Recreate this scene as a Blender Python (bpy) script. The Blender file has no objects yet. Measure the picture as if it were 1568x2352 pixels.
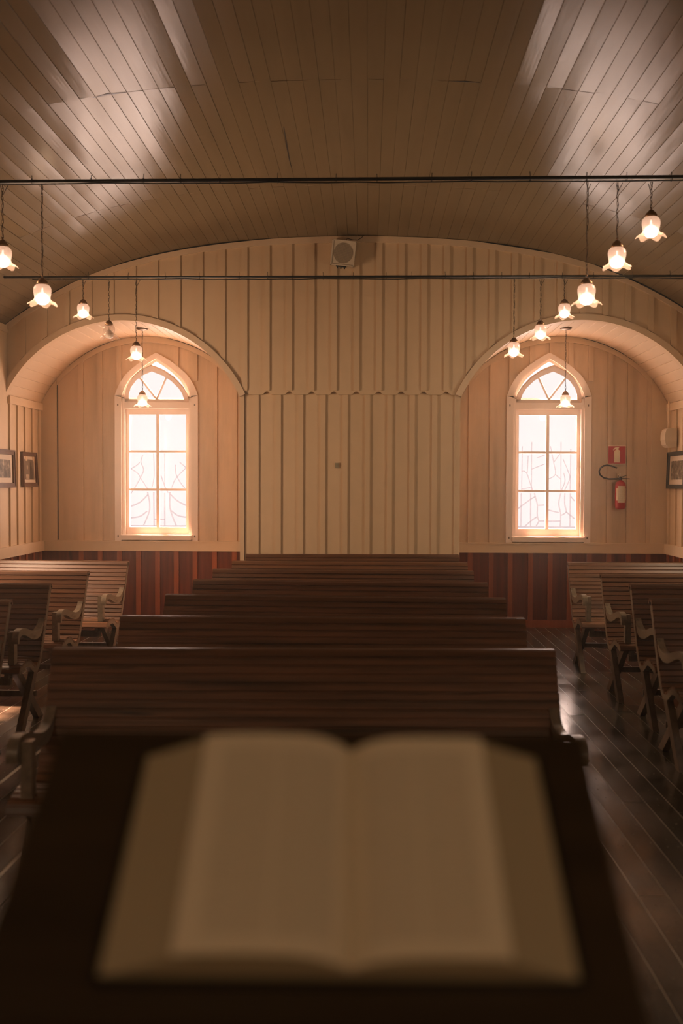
import bpy, bmesh, math, random
from mathutils import Vector, Matrix
random.seed(7)
S = bpy.context.scene
C = S.collection
PI = math.pi
R = math.radians

# ------------------------------------------------------------------ camera
F = 2287.0
EYE = Vector((0, 0, 1.65))
yaw = math.atan(61 / F); pit = math.atan(63 / F); roll = R(0.2)
cam = bpy.data.cameras.new('camera')
camo = bpy.data.objects.new('camera', cam); C.objects.link(camo)
cam.sensor_fit = 'VERTICAL'; cam.sensor_height = 36.0; cam.lens = 36.0 * F / 2352
camo.matrix_world = (Matrix.Translation(EYE) @ Matrix.Rotation(yaw, 4, 'Z')
                     @ Matrix.Rotation(PI / 2 - pit, 4, 'X') @ Matrix.Rotation(roll, 4, 'Z'))
cam.clip_start = 0.05
cam.dof.use_dof = True; cam.dof.focus_distance = 9.6; cam.dof.aperture_fstop = 2.0
S.camera = camo

# ------------------------------------------------------------------ world, light, exposure
S.view_settings.view_transform = 'Standard'
S.view_settings.look = 'None'
S.view_settings.exposure = 0.0
S.view_settings.gamma = 1.0
S.view_settings.use_curve_mapping = False
w = bpy.data.worlds.new('overcast'); S.world = w; w.use_nodes = True
w.node_tree.nodes['Background'].inputs[0].default_value = (1.0, .92, .90, 1)
w.node_tree.nodes['Background'].inputs[1].default_value = 1.13

def area(name, loc, rot, sx, sy, power, color, spread=180):
    l = bpy.data.lights.new(name, 'AREA'); l.shape = 'RECTANGLE'; l.size = sx; l.size_y = sy
    l.energy = power; l.color = color; l.spread = R(spread)
    o = bpy.data.objects.new(name, l); C.objects.link(o); o.location = loc; o.rotation_euler = rot
    return o
DAY = (1.0, .70, .54)
# daylight coming in through the two windows of the end wall
area('daylight_end_left', (-2.475, 11.80, 2.05), (R(-90), 0, 0), .95, 2.2, 96, (1.0, .72, .58))
area('daylight_end_right', (2.08, 11.80, 2.05), (R(-90), 0, 0), .95, 2.2, 76, (1.0, .75, .62))
# daylight through the side windows of the nave (outside the frame)
SIDE_Y = (0.6, 4.4, 8.2)
for i, y in enumerate(SIDE_Y):
    tl = (35, 35, 8)[i]
    area('daylight_left', (-3.80, y, 1.95), (0, R(-90 + tl), 0), 1.5, .75, (2, 2, 80)[i], (1.0, .66, .43), (120, 120, 180)[i])
    area('daylight_right', (3.42, y, 1.95), (0, R(90 - tl), 0), 1.5, .75, (1, 1.5, 26)[i], (1.0, .78, .52), (120, 120, 180)[i])
# added fill lights at the unseen front wall, to brighten book and benches
for x in (-2.1, 1.7):
    area('front_fill', (x, -2.34, 2.75), (R(62), 0, 0), .75, 1.0, 15, (1.0, .72, .46), 110)
LAMP_W = 1.9
# low sun from behind the end wall, slipping in through the left windows
sl = bpy.data.lights.new('sun', 'SUN'); sl.energy = 70; sl.color = (1.0, .52, .36); sl.angle = R(2.0)
so_ = bpy.data.objects.new('sun', sl); C.objects.link(so_)
so_.rotation_euler = Vector((.52, -.456, -1.0)).to_track_quat('-Z', 'Y').to_euler()

# ------------------------------------------------------------------ materials
def nt(name):
    m = bpy.data.materials.new(name); m.use_nodes = True
    t = m.node_tree; t.nodes.clear()
    out = t.nodes.new('ShaderNodeOutputMaterial')
    b = t.nodes.new('ShaderNodeBsdfPrincipled')
    t.links.new(b.outputs[0], out.inputs[0])
    return m, t, b, out
def N(t, typ, **kw):
    n = t.nodes.new('ShaderNode' + typ)
    for k, v in kw.items():
        if hasattr(n, k): setattr(n, k, v)
        else: n.inputs[k].default_value = v
    return n
def setp(b, **kw):
    for k, v in kw.items():
        b.inputs[{'c': 'Base Color', 'r': 'Roughness', 'm': 'Metallic', 's': 'Specular IOR Level',
                  'coat': 'Coat Weight', 'cr': 'Coat Roughness', 'tr': 'Transmission Weight'}[k]].default_value = v
def coords(t, scale=(1, 1, 1), kind='Object'):
    tc = t.nodes.new('ShaderNodeTexCoord'); mp = t.nodes.new('ShaderNodeMapping')
    mp.inputs['Scale'].default_value = scale
    t.links.new(tc.outputs[kind], mp.inputs[0])
    return mp.outputs[0]
def noise(t, vec, scale, detail=4, rough=.55):
    n = t.nodes.new('ShaderNodeTexNoise'); n.inputs['Scale'].default_value = scale
    n.inputs['Detail'].default_value = detail; n.inputs['Roughness'].default_value = rough
    t.links.new(vec, n.inputs[0]); return n.outputs[0]
def ramp(t, fac, stops):
    r = t.nodes.new('ShaderNodeValToRGB')
    while len(r.color_ramp.elements) < len(stops): r.color_ramp.elements.new(.5)
    for e, (p, c) in zip(r.color_ramp.elements, stops):
        e.position = p; e.color = c if len(c) == 4 else (*c, 1)
    t.links.new(fac, r.inputs[0]); return r.outputs[0]
def mixc(t, fac, a, b, mode='MIX'):
    m = t.nodes.new('ShaderNodeMix'); m.data_type = 'RGBA'; m.blend_type = mode
    for s, v in ((0, fac), (6, a), (7, b)):
        if hasattr(v, 'is_linked') or hasattr(v, 'links'): t.links.new(v, m.inputs[s])
        else: m.inputs[s].default_value = v if s == 0 else (*v, 1)[:4]
    return m.outputs[2]
def bump(t, b, h, strength, dist=.01):
    n = t.nodes.new('ShaderNodeBump'); n.inputs['Strength'].default_value = strength
    n.inputs['Distance'].default_value = dist
    t.links.new(h, n.inputs['Height']); t.links.new(n.outputs[0], b.inputs['Normal'])
def plain(name, c, r=.5, m=0, s=.5, **kw):
    mt, t, b, o = nt(name); setp(b, c=(*c, 1), r=r, m=m, s=s, **kw); return mt

def painted(name, col, dirt, amount, rough, axis=(1, 1, .16), scale=2.2):
    m, t, b, o = nt(name)
    v = coords(t, axis)
    n = noise(t, v, scale, 6, .6)
    f = ramp(t, n, [(.42, (0, 0, 0)), (.72, (amount,) * 3)])
    c = mixc(t, f, col, dirt)
    v2 = coords(t, (1, 1, 1)); n2 = noise(t, v2, 9, 5)
    c2 = mixc(t, .10, c, ramp(t, n2, [(.3, tuple(x * .6 for x in col)), (.7, col)]))
    t.links.new(c2, b.inputs['Base Color'])
    setp(b, r=rough)
    bump(t, b, noise(t, coords(t, (1, 1, .2)), 30, 3), .12, .004)
    return m
M = {}
M['wall_paint'] = painted('wall_paint', (.68, .50, .31), (.46, .34, .20), .35, .42)
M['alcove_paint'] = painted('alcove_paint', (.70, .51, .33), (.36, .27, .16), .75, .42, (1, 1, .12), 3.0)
M['trim_paint'] = painted('trim_paint', (.72, .54, .35), (.5, .38, .27), .25, .33)
M['frame_paint'] = painted('frame_paint', (.84, .71, .60), (.6, .46, .36), .2, .3)

def ceil_mat():
    m, t, b, o = nt('ceiling_gloss_paint')
    at = t.nodes.new('ShaderNodeAttribute'); at.attribute_name = 'board'
    v = coords(t, (1, .12, 1)); n = noise(t, v, 6, 5, .6)
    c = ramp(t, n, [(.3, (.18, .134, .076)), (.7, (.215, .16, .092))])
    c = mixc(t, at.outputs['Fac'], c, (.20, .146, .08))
    t.links.new(c, b.inputs['Base Color'])
    rr = t.nodes.new('ShaderNodeMapRange'); rr.inputs[3].default_value = .14; rr.inputs[4].default_value = .27
    t.links.new(noise(t, coords(t, (1, .3, 1)), 3, 4), rr.inputs[0])
    t.links.new(rr.outputs[0], b.inputs['Roughness'])
    b.inputs['Specular IOR Level'].default_value = .09
    bump(t, b, noise(t, coords(t, (1, .25, 1)), 8, 5), .13, .010)
    return m
M['ceiling'] = ceil_mat()
M['soffit'] = painted('soffit_paint', (.74, .56, .38), (.55, .43, .28), .3, .35, (1, .2, 1))

def wood(name, dark, light, rough, stretch=(1.2, 30, 30), scale=1.0, rnd=.25, coat=0., knots=True):
    m, t, b, o = nt(name)
    v = coords(t, stretch)
    n = noise(t, v, scale, 5, .6)
    c = ramp(t, n, [(.28, dark), (.72, light)])
    if knots:
        k = noise(t, coords(t, tuple(min(q, 12) for q in stretch)), 1.3, 2)
        kf = ramp(t, k, [(.66, (0, 0, 0)), (.74, (.75,) * 3)])
        c = mixc(t, kf, c, tuple(x * .35 for x in dark))
    oi = t.nodes.new('ShaderNodeObjectInfo')
    mr = t.nodes.new('ShaderNodeMapRange'); mr.inputs[3].default_value = 1 - rnd; mr.inputs[4].default_value = 1 + rnd * .4
    t.links.new(oi.outputs['Random'], mr.inputs[0])
    hs = t.nodes.new('ShaderNodeHueSaturation'); t.links.new(c, hs.inputs['Color']); t.links.new(mr.outputs[0], hs.inputs['Value'])
    t.links.new(hs.outputs[0], b.inputs['Base Color'])
    setp(b, r=rough, coat=coat, cr=.2)
    bump(t, b, noise(t, coords(t, tuple(q * 2 for q in stretch)), scale * 1.5, 4), .2, .003)
    return m
M['slat_wood'] = wood('slat_wood', (.062, .032, .016), (.25, .112, .055), .33, (1.2, 26, 26))
M['arm_wood'] = wood('arm_wood', (.13, .096, .062), (.27, .20, .136), .32, (30, 3, 30), rnd=.15)
M['leg_wood'] = wood('leg_wood', (.09, .06, .04), (.20, .135, .09), .38, (25, 25, 3), rnd=.2)
M['wainscot'] = wood('wainscot_board', (.075, .016, .005), (.17, .038, .012), .33, (25, 25, 1.1), rnd=.1)
M['wainscot_batten'] = wood('wainscot_batten', (.24, .060, .018), (.36, .10, .033), .33, (25, 25, 1.5), rnd=.15, knots=False)
M['lectern_wood'] = wood('lectern_wood', (.034, .022, .012), (.055, .034, .018), .34, (1.5, 25, 25), rnd=0, knots=False)
M['picture_wood'] = wood('picture_wood', (.07, .03, .015), (.14, .06, .03), .35, (9, 9, 9), rnd=.3, knots=False)
M['black_wood'] = plain('black_frame_paint', (.03, .028, .02), .4)

def floor_mat():
    m, t, b, o = nt('varnished_floorboards')
    v = coords(t, (1, 1, 1), 'Object')
    at = t.nodes.new('ShaderNodeAttribute'); at.attribute_name = 'board'
    n = noise(t, coords(t, (14, .9, 1)), 1, 5)
    c = ramp(t, n, [(.3, (.020, .018, .011)), (.7, (.050, .038, .023))])
    c = mixc(t, at.outputs['Fac'], c, (.034, .028, .017))
    wear = noise(t, coords(t, (1, 1, 1)), 1.6, 8, .65)
    wf = ramp(t, wear, [(.44, (0, 0, 0)), (.64, (.75,) * 3)])
    c = mixc(t, wf, c, (.095, .072, .048))
    # pale scuffs
    sc = noise(t, coords(t, (60, 26, 1)), 1, 2, .7)
    sf = ramp(t, sc, [(.66, (0, 0, 0)), (.70, (.7,) * 3)])
    c = mixc(t, sf, c, (.30, .25, .19))
    t.links.new(c, b.inputs['Base Color'])
    r = ramp(t, wear, [(.35, (.12,) * 3), (.7, (.27,) * 3)])
    t.links.new(r, b.inputs['Roughness'])
    b.inputs['Specular IOR Level'].default_value = .6
    bump(t, b, noise(t, coords(t, (10, 3, 1)), 1.2, 6), .16, .006)
    return m
M['floor'] = floor_mat()
M['gap'] = plain('floor_joint_filler', (.42, .35, .26), .3)
M['steel'] = plain('black_painted_iron', (.012, .014, .013), .45, 0, .5)
M['cable'] = plain('black_cable', (.01, .012, .011), .5)
M['brass'] = plain('aged_brass', (.30, .17, .085), .32, .85)
M['chain'] = plain('dull_brass_chain', (.16, .10, .06), .4, .8)
M['red_paint'] = plain('red_enamel', (.36, .012, .012), .28)
M['sign_red'] = plain('sign_red', (.42, .008, .014), .45)
M['sign_white'] = plain('sign_white', (.80, .68, .50), .5)
M['paper_label'] = None
M['black_rubber_and_shade'] = plain('black_rubber_and_shade', (.010, .014, .014), .4)
M['plastic'] = plain('cream_plastic', (.62, .52, .38), .4)
M['switch'] = plain('grey_switch_plastic', (.30, .25, .16), .5)
M['book_cover'] = plain('black_book_cover', (.012, .010, .008), .45)
M['nail'] = plain('nail_head', (.20, .14, .09), .5)

def label_mat():
    m, t, b, o = nt('extinguisher_label')
    v = coords(t, (1, 1, 1))
    wv = t.nodes.new('ShaderNodeTexWave'); wv.bands_direction = 'Z'; wv.inputs['Scale'].default_value = 34
    wv.inputs['Distortion'].default_value = 3; wv.inputs['Detail Scale'].default_value = 8; t.links.new(v, wv.inputs[0])
    f = ramp(t, wv.outputs[1], [(.55, (0, 0, 0)), (.75, (.45,) * 3)])
    c = mixc(t, f, (.66, .56, .40), (.30, .24, .18))
    t.links.new(c, b.inputs['Base Color']); setp(b, r=.5)
    return m
M['paper_label'] = label_mat()

def page_mat():
    m, t, b, o = nt('printed_page')
    uv = t.nodes.new('ShaderNodeTexCoord'); sep = t.nodes.new('ShaderNodeSeparateXYZ')
    t.links.new(uv.outputs['UV'], sep.inputs[0])
    def rng(sock, lo, hi):
        a = t.nodes.new('ShaderNodeMath'); a.operation = 'GREATER_THAN'; a.inputs[1].default_value = lo; t.links.new(sock, a.inputs[0])
        c = t.nodes.new('ShaderNodeMath'); c.operation = 'LESS_THAN'; c.inputs[1].default_value = hi; t.links.new(sock, c.inputs[0])
        p = t.nodes.new('ShaderNodeMath'); p.operation = 'MULTIPLY'; t.links.new(a.outputs[0], p.inputs[0]); t.links.new(c.outputs[0], p.inputs[1]); return p.outputs[0]
    # u: 0 spine .. 1 outer edge, two text columns; v: bottom .. top
    c1 = rng(sep.outputs[0], .10, .465); c2 = rng(sep.outputs[0], .485, .85); vv = rng(sep.outputs[1], .07, .92)
    s = t.nodes.new('ShaderNodeMath'); s.operation = 'ADD'; t.links.new(c1, s.inputs[0]); t.links.new(c2, s.inputs[1])
    k = t.nodes.new('ShaderNodeMath'); k.operation = 'MULTIPLY'; t.links.new(s.outputs[0], k.inputs[0]); t.links.new(vv, k.inputs[1])
    wl = t.nodes.new('ShaderNodeMath'); wl.operation = 'MULTIPLY'; wl.inputs[1].default_value = 2 * PI * 54; t.links.new(sep.outputs[1], wl.inputs[0])
    sn = t.nodes.new('ShaderNodeMath'); sn.operation = 'SINE'; t.links.new(wl.outputs[0], sn.inputs[0])
    g = t.nodes.new('ShaderNodeMath'); g.operation = 'GREATER_THAN'; g.inputs[1].default_value = -.1; t.links.new(sn.outputs[0], g.inputs[0])
    mp = t.nodes.new('ShaderNodeMapping'); mp.inputs['Scale'].default_value = (150, 54, 1); t.links.new(uv.outputs['UV'], mp.inputs[0])
    nn = noise(t, mp.outputs[0], 1, 1)
    g2 = t.nodes.new('ShaderNodeMath'); g2.operation = 'GREATER_THAN'; g2.inputs[1].default_value = .43; t.links.new(nn, g2.inputs[0])
    k2 = t.nodes.new('ShaderNodeMath'); k2.operation = 'MULTIPLY'; t.links.new(k.outputs[0], k2.inputs[0]); t.links.new(g.outputs[0], k2.inputs[1])
    k3 = t.nodes.new('ShaderNodeMath'); k3.operation = 'MULTIPLY'; t.links.new(k2.outputs[0], k3.inputs[0]); t.links.new(g2.outputs[0], k3.inputs[1])
    c = mixc(t, k3.outputs[0], (.76, .61, .41), (.52, .41, .27))
    t.links.new(c, b.inputs['Base Color']); setp(b, r=.7)
    return m
M['page'] = page_mat()
M['page_edge'] = plain('page_edges', (.40, .30, .17), .7)

def photo_mat(name, seed):
    m, t, b, o = nt(name)
    v = coords(t, (1, 1, 1)); mp = N(t, 'Mapping'); mp.inputs['Location'].default_value = (seed, seed * 2, 0); t.links.new(v, mp.inputs[0])
    n = noise(t, mp.outputs[0], 14, 6, .7)
    c = ramp(t, n, [(.38, (.045, .035, .025)), (.52, (.16, .125, .085)), (.66, (.5, .40, .28))])
    t.links.new(c, b.inputs['Base Color']); setp(b, r=.35)
    return m
M['photo_group'] = photo_mat('photo_group', 3.1); M['photo_dark'] = plain('photo_dark', (.05, .038, .028), .35)
M['photo_mid'] = plain('photo_mid', (.17, .125, .085), .35); M['photo_light'] = plain('photo_light', (.42, .33, .23), .35)
M['photo_portrait'] = photo_mat('photo_portrait', 8.3)
M['mat_board'] = plain('mat_board', (.58, .47, .34), .6)

def emis(name, c, s):
    m = bpy.data.materials.new(name); m.use_nodes = True; t = m.node_tree; t.nodes.clear()
    o = t.nodes.new('ShaderNodeOutputMaterial'); e = t.nodes.new('ShaderNodeEmission')
    e.inputs[0].default_value = (*c, 1); e.inputs[1].default_value = s; t.links.new(e.outputs[0], o.inputs[0]); return m
M['bulb_on'] = emis('lit_bulb', (1.0, .80, .66), 6.0)
M['bulb_off'] = plain('unlit_bulb', (.8, .72, .62), .2)

def glass_shade(name, transp, tint):
    m = bpy.data.materials.new(name); m.use_nodes = True; t = m.node_tree; t.nodes.clear()
    o = t.nodes.new('ShaderNodeOutputMaterial')
    tr = N(t, 'BsdfTransparent'); tr.inputs[0].default_value = (.96, .90, .86, 1)
    tl = N(t, 'BsdfTranslucent'); tl.inputs[0].default_value = (*tint, 1)
    df = N(t, 'BsdfDiffuse'); df.inputs[0].default_value = (*tint, 1)
    gl = N(t, 'BsdfGlossy'); gl.inputs['Roughness'].default_value = .12; gl.inputs[0].default_value = (1, .9, .85, 1)
    m1 = N(t, 'MixShader'); m1.inputs[0].default_value = .35; t.links.new(tl.outputs[0], m1.inputs[1]); t.links.new(df.outputs[0], m1.inputs[2])
    m2 = N(t, 'MixShader'); m2.inputs[0].default_value = transp; t.links.new(m1.outputs[0], m2.inputs[1]); t.links.new(tr.outputs[0], m2.inputs[2])
    m3 = N(t, 'MixShader'); m3.inputs[0].default_value = .10; t.links.new(m2.outputs[0], m3.inputs[1]); t.links.new(gl.outputs[0], m3.inputs[2])
    t.links.new(m3.outputs[0], o.inputs[0]); return m
M['shade_glass'] = glass_shade('frosted_ribbed_glass', .20, (.74, .57, .47))
M['shade_clear'] = glass_shade('clear_ribbed_glass', .70, (.85, .70, .60))

def pane_mat(name, col):
    m = bpy.data.materials.new(name); m.use_nodes = True; t = m.node_tree; t.nodes.clear()
    o = t.nodes.new('ShaderNodeOutputMaterial')
    tr = N(t, 'BsdfTransparent'); tr.inputs[0].default_value = (*col, 1)
    gl = N(t, 'BsdfGlossy'); gl.inputs['Roughness'].default_value = .03
    mx = N(t, 'MixShader'); mx.inputs[0].default_value = .03
    t.links.new(tr.outputs[0], mx.inputs[1]); t.links.new(gl.outputs[0], mx.inputs[2]); t.links.new(mx.outputs[0], o.inputs[0]); return m
M['pane'] = pane_mat('window_glass', (.97, .96, .96))
M['lead'] = pane_mat('bloomed_lead_line', (.91, .85, .86))  # dark lead made pale and see-through, window bloom put into its colour
M['lilac'] = pane_mat('lilac_glass', (.90, .885, .93))

def grille_mat():
    m, t, b, o = nt('speaker_grille')
    v = coords(t, (1, 1, 1)); vo = t.nodes.new('ShaderNodeTexVoronoi'); vo.inputs['Scale'].default_value = 140; vo.inputs['Randomness'].default_value = 0
    t.links.new(v, vo.inputs[0])
    c = ramp(t, vo.outputs[0], [(.30, (.06, .045, .03)), (.42, (.42, .33, .22))])
    t.links.new(c, b.inputs['Base Color']); setp(b, r=.6); return m
M['grille'] = grille_mat()

# ------------------------------------------------------------------ mesh helpers
class MB:
    def __init__(s): s.v = []; s.f = []; s.sm = []; s.uv = None
    def add(s, vs, fs, smooth=False):
        n = len(s.v); s.v += [tuple(v) for v in vs]
        for f in fs: s.f.append(tuple(i + n for i in f)); s.sm.append(smooth)
        return s
    def box(s, x0, x1, y0, y1, z0, z1):
        x0, x1 = min(x0, x1), max(x0, x1); y0, y1 = min(y0, y1), max(y0, y1); z0, z1 = min(z0, z1), max(z0, z1)
        vs = [(x0, y0, z0), (x1, y0, z0), (x1, y1, z0), (x0, y1, z0), (x0, y0, z1), (x1, y0, z1), (x1, y1, z1), (x0, y1, z1)]
        return s.add(vs, [(3, 2, 1, 0), (4, 5, 6, 7), (0, 1, 5, 4), (1, 2, 6, 5), (2, 3, 7, 6), (3, 0, 4, 7)])
    def prism(s, pts, d, axis='x', smooth=False):
        """pts: 2D outline; extruded from d[0] to d[1] along axis. x:(y,z)  y:(x,z)  z:(x,y)"""
        def P(a, b, k): return {'x': (k, a, b), 'y': (a, k, b), 'z': (a, b, k)}[axis]
        n = len(pts)
        vs = [P(a, b, d[0]) for a, b in pts] + [P(a, b, d[1]) for a, b in pts]
        s.add(vs, [tuple(range(n))[::-1], tuple(range(n, 2 * n))])
        k = len(s.v) - 2 * n
        for i in range(n):
            j = (i + 1) % n; s.f.append((k + i, k + j, k + n + j, k + n + i)); s.sm.append(smooth)
        return s
    def bar(s, a, b, w, h, up=(0, 0, 1)):
        a = Vector(a); b = Vector(b); d = (b - a).normalized(); u = Vector(up)
        x = d.cross(u).normalized(); z = x.cross(d)
        vs = [p + x * sx * w / 2 + z * sz * h / 2 for p in (a, b) for sx, sz in ((-1, -1), (1, -1), (1, 1), (-1, 1))]
        return s.add(vs, [(3, 2, 1, 0), (4, 5, 6, 7), (0, 1, 5, 4), (1, 2, 6, 5), (2, 3, 7, 6), (3, 0, 4, 7)])
    def tube(s, pts, r, n=8, caps=True, closed=False):
        pts = [Vector(p) for p in pts]; m = len(pts); base = len(s.v)
        rr = r if isinstance(r, (list, tuple)) else [r] * m
        prev = None
        for i, p in enumerate(pts):
            if closed: d = pts[(i + 1) % m] - pts[i - 1]
            else: d = pts[min(i + 1, m - 1)] - pts[max(i - 1, 0)]
            d.normalize()
            if prev is None: x = d.orthogonal().normalized()
            else:
                x = prev - d * prev.dot(d); x.normalize()
            prev = x; y = d.cross(x)
            for k in range(n):
                a = 2 * PI * k / n; s.v.append(tuple(p + (x * math.cos(a) + y * math.sin(a)) * rr[i]))
        for i in range(m if closed else m - 1):
            j = (i + 1) % m
            for k in range(n):
                q = (k + 1) % n
                s.f.append((base + i * n + k, base + i * n + q, base + j * n + q, base + j * n + k)); s.sm.append(True)
        if caps and not closed:
            s.f.append(tuple(base + k for k in range(n))[::-1]); s.sm.append(False)
            s.f.append(tuple(base + (m - 1) * n + k for k in range(n))); s.sm.append(False)
        return s
    def lathe(s, prof, n=24, c=(0, 0, 0), smooth=True, fn=None):
        base = len(s.v); m = len(prof)
        for i, (r, z) in enumerate(prof):
            for k in range(n):
                a = 2 * PI * k / n; rr, zz = (r, z) if fn is None else fn(i, a, r, z)
                s.v.append((c[0] + rr * math.cos(a), c[1] + rr * math.sin(a), c[2] + zz))
        for i in range(m - 1):
            for k in range(n):
                q = (k + 1) % n
                s.f.append((base + i * n + k, base + (i + 1) * n + k, base + (i + 1) * n + q, base + i * n + q)); s.sm.append(smooth)
        return s
    def strip(s, xs, lo, hi, y0, y1):
        """solid ribbon facing -Y between the curves lo(x) and hi(x)"""
        base = len(s.v)
        for x in xs:
            a, b = lo(x), hi(x); b = max(b, a + 1e-5)
            s.v += [(x, y0, a), (x, y0, b), (x, y1, b), (x, y1, a)]
        for i in range(len(xs) - 1):
            p, q = base + 4 * i, base + 4 * i + 4
            for k in range(4):
                j = (k + 1) % 4; s.f.append((p + k, p + j, q + j, q + k)); s.sm.append(False)
        e = base + 4 * (len(xs) - 1)
        s.f.append((base, base + 3, base + 2, base + 1)); s.sm.append(False)
        s.f.append((e, e + 1, e + 2, e + 3)); s.sm.append(False)
        return s
    def build(s, name, mat, parent=None, fix=True):
        me = bpy.data.meshes.new(name); me.from_pydata(s.v, [], s.f)
        for p, q in zip(me.polygons, s.sm): p.use_smooth = q
        if fix:
            bm = bmesh.new(); bm.from_mesh(me); bmesh.ops.recalc_face_normals(bm, faces=bm.faces); bm.to_mesh(me); bm.free()
        me.materials.append(M[mat] if isinstance(mat, str) else mat)
        o = bpy.data.objects.new(name, me); C.objects.link(o)
        if parent: o.parent = parent
        return o
def lin(a, b, n): return [a + (b - a) * i / n for i in range(n + 1)]
def tag(o, label=None, cat=None, group=None, kind=None):
    if label: o['label'] = label
    if cat: o['category'] = cat
    if group: o['group'] = group
    if kind: o['kind'] = kind
    return o
def empty(name, loc=(0, 0, 0), rot=(0, 0, 0)):
    o = bpy.data.objects.new(name, None); C.objects.link(o); o.location = loc; o.rotation_euler = rot
    o.empty_display_size = .1; return o
def struct(o): o['kind'] = 'structure'; return o
def copy_tree(o, parent=None):
    c = o.copy(); C.objects.link(c)
    if parent: c.parent = parent
    for ch in list(o.children): copy_tree(ch, c)
    return c

# ------------------------------------------------------------------ dimensions of the hall
XL, XR = -3.83, 3.45
CX = -.19
YA, YB, Y0 = 10.44, 11.60, -2.4
XP0, XP1 = -1.35, .96           # projecting centre panel
ZR0, ZR1 = .865, .98            # chair rail
def vault(x):
    d = x + .17; return 4.233 - .0309 * d * d - .00283 * d ** 4
ALC = ((XL, XP0, (XL + XP0) / 2), (XP1, XR, (XP1 + XR) / 2))
def arc(cx, x, r=1.376): return 1.993 + math.sqrt(max(r * r - (x - cx) ** 2, 0))
def wall_low(x):
    for a, b, c in ALC:
        if a <= x <= b: return arc(c, x)
    return 2.6

# floor ----------------------------------------------------------------
m = MB(); fac = []
bw = .12; x = XL
while x < XR - 1e-6:
    xe = min(x + bw, XR); y = Y0 - random.random() * 2
    while y < YB:
        ye = min(y + 3.2 + random.random() * 1.2, YB)
        ys = max(y, Y0)
        if ye > ys:
            t_ = random.gauss(0, .0007)
            g = .0022
            m.add([(x + g, ys + g, t_), (xe - g, ys + g, -t_), (xe - g, ye - g, -t_), (x + g, ye - g, t_)], [(0, 1, 2, 3)])
            fac.append(random.random())
        y = ye
    x = xe
fl = m.build('floor', 'floor', fix=False)
a = fl.data.attributes.new('board', 'FLOAT', 'FACE'); a.data.foreach_set('value', [f * .6 for f in fac])
struct(fl)
MB().box(XL, XR, Y0, YB, -.12, -.0012).build('floor_joints', 'gap', fl)

# vaulted ceiling ---------------------------------------------------------
m = MB(); fac = []
def arcpos(x):                       # point and normal on the vault
    d = x + .17; dz = -(2 * .0309 * d + 4 * .00283 * d ** 3)
    nrm = Vector((dz, 0, -1)).normalized()
    return Vector((x, 0, vault(x))), nrm
xs = [XL]; 
while xs[-1] < XR:
    x = xs[-1]; d = x + .17; dz = 2 * .0309 * d + 4 * .00283 * d ** 3
    xs.append(x + .103 / math.sqrt(1 + dz * dz))
xs[-1] = XR
ycuts = [Y0, .9, 3.2, 6.42, 8.66, YA + .02]
for i in range(len(xs) - 1):
    for j in range(len(ycuts) - 1):
        ya = ycuts[j] + (random.uniform(-.01, .01) if j else 0); yb = ycuts[j + 1]
        tilt = random.gauss(0, .0009); cup = random.uniform(.0, .00022)
        ta = random.gauss(0, .0004)
        prof = [(.0, -.0022), (.022, 0), (.25, .0), (.5, 0), (.75, 0), (.978, 0), (1.0, -.0022)]
        base = len(m.v); NY = 5
        for q in range(NY + 1):
            yy = ya + (yb - ya) * q / NY
            for (u, dd) in prof:
                xx = xs[i] + (xs[i + 1] - xs[i]) * u; nm = arcpos((xs[i] + xs[i + 1]) / 2)[1]
                p = arcpos(xs[i])[0].lerp(arcpos(xs[i + 1])[0], u)
                off = dd + (cup * (4 * (u - .5) ** 2 - 1) if dd == 0 else 0) + (tilt + ta * math.sin(q * 1.3 + i)) * (u - .5) * 2
                m.v.append(tuple(Vector((p.x, yy, p.z)) + nm * off))
        k = len(prof)
        for q in range(NY):
            for c in range(k - 1):
                m.f.append((base + q * k + c, base + q * k + c + 1, base + (q + 1) * k + c + 1, base + (q + 1) * k + c)); m.sm.append(False)
                fac.append(random.Random(i * 31 + j).random() * .5)
cl = m.build('ceiling', 'ceiling', fix=False)
a = cl.data.attributes.new('board', 'FLOAT', 'FACE'); a.data.foreach_set('value', fac)
struct(cl)
m = MB(); xx = lin(XL - .1, XR + .1, 40)
m.strip(xx, lambda x: vault(x) + .006, lambda x: vault(x) + .10, Y0 - .05, YA + .1); m.strip(xx, lambda x: vault(x) - .01, lambda x: vault(x) + .10, YA + .07, YA + .14); m.build('ceiling_backing', 'wall_paint', cl)
for cp in ([(-.622, 7.24), (-.616, 7.24), (-.622, 7.60), (-.630, 7.95), (-.636, 8.20), (-.640, 7.95), (-.634, 7.60)],
           [(-1.78, 6.425), (-1.68, 6.405), (-1.56, 6.42), (-1.56, 6.428), (-1.68, 6.428), (-1.78, 6.435)],
           [(.50, 6.42), (.60, 6.412), (.70, 6.422), (.60, 6.43)]):
    m = MB(); n = len(cp)
    m.add([(x, y, vault(x) - .0016) for x, y in cp] + [(x, y, vault(x) + .004) for x, y in cp], [tuple(range(n)), tuple(range(n, 2 * n))] + [(i, (i + 1) % n, n + (i + 1) % n, n + i) for i in range(n)])
    m.build('board_crack', 'black_rubber_and_shade', cl)

# gable wall above the arches (plane A) -----------------------------------
m = MB()
for a_, b_, c_ in ALC:
    m.strip(lin(a_, b_, 48), lambda x, c_=c_: arc(c_, x), vault, YA, YA + .07)
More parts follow.
